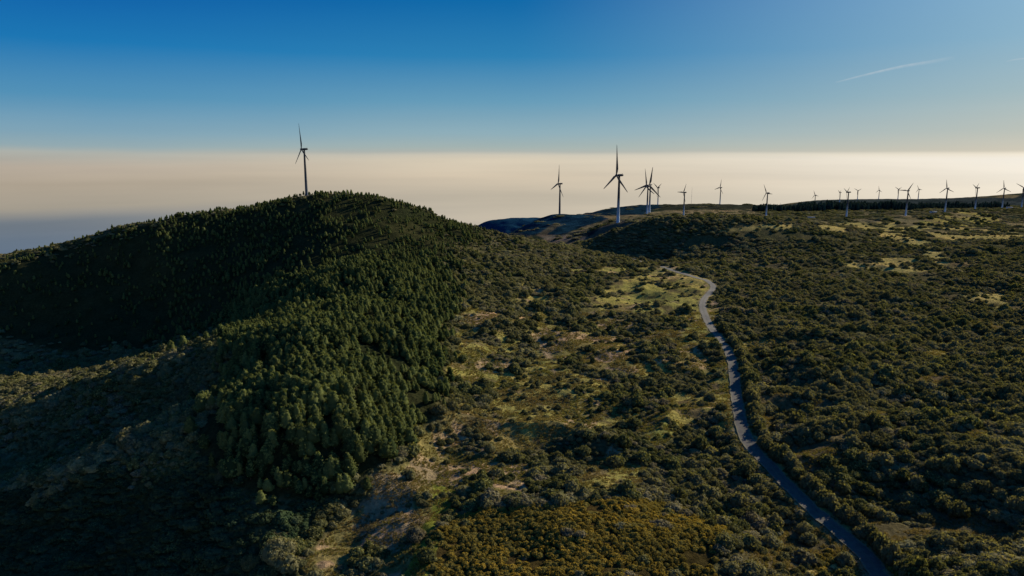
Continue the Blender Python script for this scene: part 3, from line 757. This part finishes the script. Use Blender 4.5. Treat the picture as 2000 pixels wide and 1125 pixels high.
# ------------------------------------------------------------------ the scattered mass: one object per kind (stuff)
def stuff(name, data, meshes, label, cat):
    me = bpy.data.meshes.new(name + '_points'); me.vertices.add(len(data)); me.vertices.foreach_set('co', data[:, :3].astype(np.float32).ravel())
    for nm, col in (('sxy', 3), ('sz', 4), ('rot', 5)):
        a = me.attributes.new(nm, 'FLOAT', 'POINT'); a.data.foreach_set('value', data[:, col].astype(np.float32))
    a = me.attributes.new('pick', 'INT', 'POINT'); a.data.foreach_set('value', data[:, 6].astype(np.int32))
    o = link(name, me)
    g = bpy.data.node_groups.new(name + '_scatter', 'GeometryNodeTree')
    g.interface.new_socket('Geometry', in_out='INPUT', socket_type='NodeSocketGeometry'); g.interface.new_socket('Geometry', in_out='OUTPUT', socket_type='NodeSocketGeometry')
    gi = g.nodes.new('NodeGroupInput'); go = g.nodes.new('NodeGroupOutput'); L = g.links.new
    join = g.nodes.new('GeometryNodeJoinGeometry')
    for m_ in reversed(meshes):
        src = bpy.data.objects.new(name + '_source', m_)
        oi = g.nodes.new('GeometryNodeObjectInfo'); oi.inputs['Object'].default_value = src; oi.inputs['As Instance'].default_value = True
        L(oi.outputs['Geometry'], join.inputs[0])
    iop = g.nodes.new('GeometryNodeInstanceOnPoints'); iop.inputs['Pick Instance'].default_value = True
    def attr(nm, t='FLOAT'):
        n = g.nodes.new('GeometryNodeInputNamedAttribute'); n.data_type = t; n.inputs['Name'].default_value = nm
        return [s for s in n.outputs if s.enabled][0]
    cs = g.nodes.new('ShaderNodeCombineXYZ'); s = attr('sxy'); L(s, cs.inputs[0])
    rv = g.nodes.new('FunctionNodeRandomValue'); rv.inputs[2].default_value = .7; rv.inputs[3].default_value = 1.3
    mu = g.nodes.new('ShaderNodeMath'); mu.operation = 'MULTIPLY'; L(s, mu.inputs[0]); L(rv.outputs[1], mu.inputs[1]); L(mu.outputs[0], cs.inputs[1]); L(attr('sz'), cs.inputs[2])
    cr = g.nodes.new('ShaderNodeCombineXYZ'); L(attr('rot'), cr.inputs[2])
    L(gi.outputs[0], iop.inputs['Points']); L(join.outputs[0], iop.inputs['Instance']); L(attr('pick', 'INT'), iop.inputs['Instance Index'])
    L(cs.outputs[0], iop.inputs['Scale']); L(cr.outputs[0], iop.inputs['Rotation']); L(iop.outputs[0], go.inputs[0])
    md = o.modifiers.new('scatter', 'NODES'); md.node_group = g
    return tag(o, label, cat, kind='stuff')

def inframe(d, m=0):
    px, py, dp = project(d[:, 0], d[:, 1], d[:, 2])
    return (px > -m) & (px < 2000 + m) & (py < 1125 + m), dp
def split(d, n, sizecol=3):
    ok, dp = inframe(d, 4); score = np.where(ok, d[:, sizecol] / dp, 0)
    idx = np.argsort(-score)[:n]; msk = np.zeros(len(d), bool); msk[idx] = True
    return d[msk], d[~msk]

pine_one, pine_rest = split(S['pine'], 300, 4)
shrub_one, shrub_rest = split(S['shrub'], 300)
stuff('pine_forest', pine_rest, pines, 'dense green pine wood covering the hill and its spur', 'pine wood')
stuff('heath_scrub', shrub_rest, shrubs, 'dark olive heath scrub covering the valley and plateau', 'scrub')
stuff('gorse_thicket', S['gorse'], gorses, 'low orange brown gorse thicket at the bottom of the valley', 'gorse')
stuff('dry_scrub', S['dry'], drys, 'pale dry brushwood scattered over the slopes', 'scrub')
stuff('undergrowth', S['fern'], shade_tinted_shrubs, 'undergrowth tinted very dark green to carry the shade of the lower left slope', 'undergrowth')
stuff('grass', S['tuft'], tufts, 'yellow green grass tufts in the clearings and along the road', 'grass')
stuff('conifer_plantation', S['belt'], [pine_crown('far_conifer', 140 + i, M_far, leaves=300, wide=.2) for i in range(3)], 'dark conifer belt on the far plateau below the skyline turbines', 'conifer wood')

# nearest ones as things of their own
def make(nm, parts, d, label, cat, group):
    protos = {}
    for row in d:
        v = int(row[6])
        if v not in protos:
            r = bpy.data.objects.new(nm, None); r.empty_display_size = .5; COL.objects.link(r)
            ch = [link(pn, lst[v], r) for pn, lst in parts]
            protos[v] = (r, ch); first = True
        else:
            r0, ch0 = protos[v]; r = r0.copy(); COL.objects.link(r); first = False
            for c0 in ch0:
                cc = c0.copy(); COL.objects.link(cc); cc.parent = r
        r.location = row[:3]; r.rotation_euler = (0, 0, row[5]); r.scale = (row[3], row[3], row[4])
        tag(r, label, cat, group)
make('pine_tree', [('crown', pines), ('trunk', ptrunk)], pine_one, 'green pine tree standing among others near the foot of the wooded spur', 'pine tree', 'pines at the near end of the wooded spur')
make('heath_shrub', [('foliage', shrubs), ('stem', sstem)], shrub_one, 'rounded dark green heath shrub of the near scrub around the road', 'shrub', 'larger heath shrubs of the near scrub')

# trees and bushes that stand out on their own
for (bx, by, sx, sz_, seed, mat_, nm, label) in (
    (545, 1092, 6.2, 8.0, 901, M_shrub, 'broadleaf_tree', 'large golden green spreading tree lit by the sun on the dark lower left slope'),
    (492, 1105, 3.8, 4.2, 903, M_shrub, 'broadleaf_tree', 'smaller rounded tree close left of the large golden green one on the dark slope'),
    (812, 1052, 3.9, 4.6, 902, M_dry, 'bush', 'greyish twiggy bush beside the bright green grass at the edge of the gorse'),
    (957, 880, 2.9, 3.8, 904, M_shrub, 'bush', 'dark domed bush standing alone in the brown clearing below the pine spur'),
    (1157, 709, 1.7, 4.6, 905, M_shrub, 'bush', 'small upright bush casting a shadow on the grass clearing in the middle of the valley'),
    (1572, 1040, 3.0, 4.2, 906, M_shrub, 'bush', 'tall rounded bush at the left edge of the near road')):
    X, Y = on_ground(bx, by, fn=lambda a, b: gz(a, b)); root = bpy.data.objects.new(nm, None); COL.objects.link(root)
    root.location = (X, Y, float(gz(X, Y)) - .3); root.scale = (sx, sx, sz_)
    tag(root, label, 'tree' if 'tree' in nm else 'bush')
    link('crown' if 'tree' in nm else 'foliage', shrub_mesh('crown', seed, mat_, nl=11, leaves=2600, size=.055, hgt=.7, spread=.6), root)
    link('trunk' if 'tree' in nm else 'stem', sstem[seed % 5], root)

# ------------------------------------------------------------------ turbines
def blade_mesh(name, mat):
    """unit length blade along +Z, chord along X, thin along Y"""
    b = MB(); rings = []
    for t, ch, th, off in ((0, .034, .034, 0), (.05, .034, .034, 0), (.12, .062, .028, .010), (.22, .085, .020, .018), (.4, .068, .013, .013), (.6, .050, .009, .008), (.8, .034, .006, .004), (.95, .021, .004, .001), (1, .007, .002, 0)):
        a = np.arange(12) / 12 * 2 * math.pi
        tw = math.radians(16 * (1 - t))
        x = np.cos(a) * ch / 2 + off; y = np.sin(a) * th / 2
        rings.append(np.stack([x * math.cos(tw) - y * math.sin(tw), x * math.sin(tw) + y * math.cos(tw) - .02 * t * t, np.full(12, t)], -1))
    return b.loft(rings).mesh(name, mat, True)
def tower_mesh(name, mat):
    b = MB(); a = np.arange(24) / 24 * 2 * math.pi; rings = []
    for t, r in ((-.03, .0275), (0, .0275), (.004, .0268), (.33, .0235), (.335, .0239), (.34, .0235), (.66, .0195), (.665, .0199), (.67, .0195), (.98, .0150), (.985, .0165), (1.0, .0165)):
        rings.append(np.stack([np.cos(a) * r, np.sin(a) * r, np.full(24, t)], -1))
    return b.loft(rings).mesh(name, mat, True)
def nacelle_mesh(name, mat):
    """rotor side is -Y; unit = hub height"""
    b = MB(); rings = []
    for y, w, hh, zc in ((-.035, .014, .014, 0), (-.030, .020, .019, 0), (.01, .023, .021, .002), (.045, .022, .020, .003), (.068, .018, .016, .004), (.074, .012, .011, .004)):
        a = np.arange(16) / 16 * 2 * math.pi
        sx = np.sign(np.cos(a)) * np.abs(np.cos(a)) ** .5; sz = np.sign(np.sin(a)) * np.abs(np.sin(a)) ** .5
        rings.append(np.stack([sx * w, np.full(16, y), sz * hh + zc], -1))
    b.loft(rings)
    b.tube([(.008, .058, .015), (.008, .058, .036)], [.0015, .0015], 6); b.tube([(-.008, .058, .015), (-.008, .058, .033)], [.0015, .0015], 6)
    return b.mesh(name, mat, True)
def hub_mesh(name, mat):
    b = MB(); rings = []
    for y, r in ((-.036, .020), (-.055, .021), (-.070, .017), (-.080, .009), (-.083, .002)):
        a = np.arange(16) / 16 * 2 * math.pi; rings.append(np.stack([np.cos(a) * r, np.full(16, y), np.sin(a) * r], -1))
    return b.loft(rings[::-1]).mesh(name, mat, True)
KIT = {}
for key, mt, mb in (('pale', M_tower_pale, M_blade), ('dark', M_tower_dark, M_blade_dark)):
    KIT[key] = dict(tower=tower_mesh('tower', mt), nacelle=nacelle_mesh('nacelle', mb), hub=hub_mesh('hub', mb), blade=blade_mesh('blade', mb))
for (bx, by, hy, D, Rpx, ph, faz, dk, label) in TURB:
    X, Y, Zp = at(bx, by, D)
    z0 = float(gz(X, Y)) - .2
    H = CZ + D * float(slope(hy)) - z0
    R = Rpx / abs(by - hy) * (CZ + D * float(slope(hy)) - Zp)
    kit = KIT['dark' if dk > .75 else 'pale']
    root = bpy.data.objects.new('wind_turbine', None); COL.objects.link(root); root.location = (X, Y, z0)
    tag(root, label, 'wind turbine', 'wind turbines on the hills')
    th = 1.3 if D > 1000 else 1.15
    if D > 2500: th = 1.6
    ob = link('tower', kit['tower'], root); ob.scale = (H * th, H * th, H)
    fa = math.radians(faz)
    # local -Y must point to azimuth fa (from +Y towards +X): direction (sin fa, cos fa)
    rz = math.atan2(math.cos(fa), math.sin(fa)) + math.pi / 2
    nac = link('nacelle', kit['nacelle'], root); nac.location = (0, 0, H); nac.rotation_euler = (0, 0, rz); nac.scale = (H * th * .95,) * 3
    hb = link('hub', kit['hub'], root); hb.location = (0, 0, H); hb.rotation_euler = (0, 0, rz); hb.scale = (H * th * .95,) * 3
    off = -.055 * H * th * .95
    for k in range(3):
        bl = link('blade', kit['blade'], root)
        import mathutils
        # rotor facing the camera: clockwise in view = rotation about the local axis
        a = math.radians(ph + 120 * k)
        Mx = mathutils.Matrix.Rotation(rz, 4, 'Z') @ mathutils.Matrix.Translation((0, off, 0)) @ mathutils.Matrix.Rotation(a, 4, 'Y') @ mathutils.Matrix.Diagonal((R * th * 1.1, R * th, R, 1))
        bl.matrix_local = mathutils.Matrix.Translation((0, 0, H)) @ Mx

# ------------------------------------------------------------------ service cabins
M_white = simple_mat('white_render', (.70, .72, .74), .7, .08)
M_roof = simple_mat('grey_roof', (.30, .30, .30), .8, .12)
M_door = simple_mat('dark_door', (.06, .06, .065), .5, .1)
for (bx, by, D, w, label) in ((1584.5, 424.5, 1330, 13, 'long low white service cabin beside the wind turbine before the conifer belt'),
                             (1822.5, 415.5, 1430, 12, 'small white service cabin with dark doors at the edge of the yellow pasture'),
                             (1971.5, 407, 1640, 12, 'small white service cabin between the last two wind turbines')):
    X, Y, _ = at(bx, by, D); root = bpy.data.objects.new('service_cabin', None); COL.objects.link(root); root.location = (X, Y, float(gz(X, Y)) - .1)
    root.rotation_euler = (0, 0, math.radians(-20)); tag(root, label, 'cabin', 'white service cabins on the plateau')
    L_, W_, H_ = w, 6.0, 4.2
    link('wall', MB().box(-L_ / 2, L_ / 2, -W_ / 2, W_ / 2, -1, H_).mesh('wall', M_white), root)
    link('roof', MB().box(-L_ / 2 - .4, L_ / 2 + .4, -W_ / 2 - .4, W_ / 2 + .4, H_ + .003, H_ + .5).mesh('roof', M_roof), root)
    for dx in (-3.2, 0.6):
        d_ = link('door', MB().box(dx, dx + 2.2, -W_ / 2 - .08, -W_ / 2 - .003, .1, 3).mesh('door', M_door), root)
        link('handle', MB().box(dx + 1.9, dx + 2.02, -W_ / 2 - .16, -W_ / 2 - .083, 1.3, 1.5).mesh('handle', M_roof), d_)

# ------------------------------------------------------------------ measuring masts
for (bx, by, ty, D, label) in ((1350, 401, 366, 2250, 'thin lattice measuring mast on the skyline right of the level-bladed wind turbine'),
                              (1524, 404, 396, 2300, 'short thin mast on the skyline right of the conifer clump')):
    X, Y, _ = at(bx, by, D); z0 = float(gz(X, Y)); H = CZ + D * float(slope(ty)) - z0
    b = MB()
    for i in range(3):
        a = i * 2.094; b.tube([(math.cos(a) * .5, math.sin(a) * .5, -1), (math.cos(a) * .25, math.sin(a) * .25, H)], [.10, .07], 5)
    for j in range(int(H / 3)):
        for i in range(3):
            a = i * 2.094; a2 = a + 2.094; z = j * 3.0
            b.tube([(math.cos(a) * .45, math.sin(a) * .45, z), (math.cos(a2) * .45, math.sin(a2) * .45, z + 3)], [.04, .04], 4)
    o = link('measuring_mast', b.mesh('mast', M_roof)); o.location = (X, Y, z0); tag(o, label, 'mast')

# ------------------------------------------------------------------ vapour trails
def trail_mat():
    m, nt = new_mat('vapour')
    at_ = N(nt, 'ShaderNodeAttribute', attribute_name='leaf').outputs['Fac']
    co = N(nt, 'ShaderNodeTexCoord').outputs['Object']
    a = math_(nt, 'MULTIPLY', at_, math_(nt, 'ADD', math_(nt, 'MULTIPLY', noise(nt, .004, co, 5), .9), .25))
    d = N(nt, 'ShaderNodeEmission'); d.inputs[0].default_value = (.72, .80, .86, 1); d.inputs[1].default_value = .75  # glow stands in for sunlight on the trail
    t = N(nt, 'ShaderNodeBsdfTransparent'); g = N(nt, 'ShaderNodeMixShader')
    nt.links.new(a, g.inputs[0]); nt.links.new(t.outputs[0], g.inputs[1]); nt.links.new(d.outputs[0], g.inputs[2])
    o = N(nt, 'ShaderNodeOutputMaterial'); nt.links.new(g.outputs[0], o.inputs[0]); return m
M_trail = trail_mat()
def trail(pts, w0, w1, D, label, strength=.6):
    n = 60; V = []; Lf = []; fs = []
    P_ = resample(np.array(pts, float), n)
    for i, (x, y) in enumerate(P_):
        t = i / (n - 1); w = w0 + (w1 - w0) * t; e = math.sin(math.pi * min(1, t * 1.02 + .02)) ** .6 * (1 - .5 * t)
        for k, (o_, l_) in enumerate(((-w, 0), (-w * .3, 1), (w * .3, .8), (w * 1.3, 0))):
            V.append(at(x, y + o_, D)); Lf.append(l_ * e * strength)
    ii = np.arange(n * 4).reshape(n, 4); q = np.stack([ii[:-1, :-1], ii[1:, :-1], ii[1:, 1:], ii[:-1, 1:]], -1).reshape(-1, 4)
    tag(link('vapour_trail', mesh_np('vapour_trail', V, q, M_trail, leaf=Lf)), label, 'vapour trail')
trail([(1632, 161), (1690, 146), (1760, 130), (1820, 120), (1880, 109)], 1.6, 4.5, 30000, 'long thin white vapour trail rising to the right in the blue sky', .75)
trail([(1965, 120), (1985, 116), (2020, 112), (2060, 107)], 1.5, 3, 30000, 'short faint vapour trail at the right edge of the sky', .5)

# ------------------------------------------------------------------ sky
w = bpy.data.worlds.new('World'); scn.world = w; w.use_nodes = True
nt = w.node_tree; nt.nodes.clear()
sky = nt.nodes.new('ShaderNodeTexSky'); sky.sky_type = 'NISHITA'; sky.sun_disc = False
sky.sun_elevation = SUN_EL; sky.sun_rotation = SUN_AZ; sky.altitude = 1500; sky.dust_density = .6
tc = nt.nodes.new('ShaderNodeTexCoord').outputs['Generated']
sep = nt.nodes.new('ShaderNodeSeparateXYZ'); nt.links.new(tc, sep.inputs[0])
def s2l(*c): return tuple((x / 255 / 12.92) if x / 255 <= .04045 else (((x / 255) + .055) / 1.055) ** 2.4 for x in c)
# soft horizontal layering of the haze
mp = nt.nodes.new('ShaderNodeMapping'); mp.inputs['Scale'].default_value = (1.6, 1.6, 34); nt.links.new(tc, mp.inputs[0])
lay = noise(nt, 1.5, mp.outputs[0], 4, .5)
mp2 = nt.nodes.new('ShaderNodeMapping'); mp2.inputs['Scale'].default_value = (2.2, 2.2, 9); nt.links.new(tc, mp2.inputs[0])
lay2 = noise(nt, 1.3, mp2.outputs[0], 3, .5)
azf = nt.nodes.new('ShaderNodeMath'); azf.operation = 'ARCTAN2'; nt.links.new(sep.outputs[0], azf.inputs[0]); nt.links.new(sep.outputs[1], azf.inputs[1])
azm = nt.nodes.new('ShaderNodeMapRange'); azm.inputs['From Min'].default_value = math.radians(-37); azm.inputs['From Max'].default_value = math.radians(37); nt.links.new(azf.outputs[0], azm.inputs[0])
# elevation as a ramp position: z -0.20 .. +0.30 -> 0..1 ; tilt slightly lets the bank edge rise to the left
el0 = math_(nt, 'MULTIPLY', math_(nt, 'ADD', sep.outputs[2], .20), 2.0)
el = math_(nt, 'ADD', el0, math_(nt, 'MULTIPLY', math_(nt, 'SUBTRACT', lay2, .5), .011))
wob = math_(nt, 'MULTIPLY', math_(nt, 'SUBTRACT', lay2, .5), .018)
el2 = math_(nt, 'ADD', el, wob)
# positions: horizon z=0 -> .400 ; photo row y: z ~ (300-y)/1351
def zp(y): return (.20 + math.sin(math.atan(float(slope(y))))) * 2.0
L_R = [(0, s2l(92, 112, 138)), (zp(505), s2l(96, 117, 142)), (zp(440), s2l(104, 120, 138)), (zp(410), s2l(118, 128, 138)), (zp(388), s2l(168, 160, 146)), (zp(350), s2l(176, 164, 147)), (zp(322), s2l(186, 174, 159)), (zp(297), s2l(176, 180, 174)), (zp(286), s2l(150, 174, 182)), (zp(262), s2l(130, 168, 188)), (zp(200), s2l(82, 148, 188)), (zp(110), s2l(20, 120, 184)), (zp(0), s2l(0, 92, 170)), (1, s2l(0, 55, 125))]
C_R = [(0, s2l(120, 125, 130)), (zp(505), s2l(150, 148, 145)), (zp(430), s2l(205, 194, 175)), (zp(390), s2l(196, 186, 168)), (zp(345), s2l(218, 203, 180)), (zp(312), s2l(222, 210, 188)), (zp(303), s2l(212, 205, 188)), (zp(296), s2l(180, 186, 180)), (zp(288), s2l(168, 184, 182)), (zp(262), s2l(146, 178, 190)), (zp(200), s2l(104, 160, 190)), (zp(110), s2l(40, 130, 184)), (zp(0), s2l(0, 106, 172)), (1, s2l(0, 60, 135))]
R_R = [(0, s2l(160, 155, 145)), (zp(505), s2l(200, 190, 170)), (zp(400), s2l(242, 232, 212)), (zp(350), s2l(246, 237, 220)), (zp(308), s2l(252, 246, 234)), (zp(300), s2l(250, 240, 220)), (zp(295), s2l(212, 205, 188)), (zp(262), s2l(192, 198, 190)), (zp(200), s2l(166, 190, 196)), (zp(110), s2l(144, 184, 206)), (zp(0), s2l(140, 184, 214)), (1, s2l(30, 95, 165))]
r1 = ramp(nt, el2, L_R); r2 = ramp(nt, el, C_R); r3 = ramp(nt, el, R_R)
fL = nt.nodes.new('ShaderNodeMapRange'); fL.inputs['From Min'].default_value = 0; fL.inputs['From Max'].default_value = .5; fL.interpolation_type = 'SMOOTHSTEP'; nt.links.new(azm.outputs[0], fL.inputs[0])
fR = nt.nodes.new('ShaderNodeMapRange'); fR.inputs['From Min'].default_value = .5; fR.inputs['From Max'].default_value = 1; fR.interpolation_type = 'LINEAR'; nt.links.new(azm.outputs[0], fR.inputs[0]); fRp = math_(nt, 'POWER', fR.outputs[0], 1.45)
grad = mix(nt, fRp, mix(nt, fL.outputs[0], r1, r2), r3)
lv = ramp(nt, lay, [(.25, (.90, .91, .925)), (.75, (1.07, 1.06, 1.05))])
band = ramp(nt, sep.outputs[2], [(0, (1, 1, 1)), (.006, (.3, .3, .3)), (.08, (.10, .10, .10))])
grad = mix(nt, band, grad, mix(nt, 1.0, grad, lv, 'MULTIPLY'))
bg1 = nt.nodes.new('ShaderNodeBackground'); nt.links.new(grad, bg1.inputs[0]); bg1.inputs[1].default_value = .95
bg2 = nt.nodes.new('ShaderNodeBackground'); nt.links.new(sky.outputs[0], bg2.inputs[0]); bg2.inputs[1].default_value = .07
ms = nt.nodes.new('ShaderNodeMixShader'); ms.inputs[0].default_value = .03
nt.links.new(bg1.outputs[0], ms.inputs[1]); nt.links.new(bg2.outputs[0], ms.inputs[2])
wo = nt.nodes.new('ShaderNodeOutputWorld'); nt.links.new(ms.outputs[0], wo.inputs[0])

sl = bpy.data.lights.new('sun', 'SUN'); sl.energy = 5.0; sl.angle = math.radians(.53); sl.color = (1, .89, .72)
so = bpy.data.objects.new('sun', sl); COL.objects.link(so)
sd = mathutils.Vector((math.sin(SUN_AZ) * math.cos(SUN_EL), math.cos(SUN_AZ) * math.cos(SUN_EL), math.sin(SUN_EL)))
so.rotation_euler = sd.to_track_quat('Z', 'Y').to_euler(); so.location = sd * 3000

# ------------------------------------------------------------------ camera
cam = bpy.data.cameras.new('camera'); cam.sensor_width = 36; cam.lens = 36 * F / 2000; cam.clip_start = 1; cam.clip_end = 100000
co = bpy.data.objects.new('camera', cam); COL.objects.link(co); co.location = (0, 0, CZ); co.rotation_euler = (math.pi / 2 - PITCH, 0, 0)
scn.camera = co
scn.view_settings.view_transform = 'Standard'; scn.view_settings.look = 'None'; scn.view_settings.exposure = 0; scn.view_settings.gamma = 1
scn.cycles.max_bounces = 5; scn.cycles.diffuse_bounces = 2; scn.cycles.transparent_max_bounces = 8
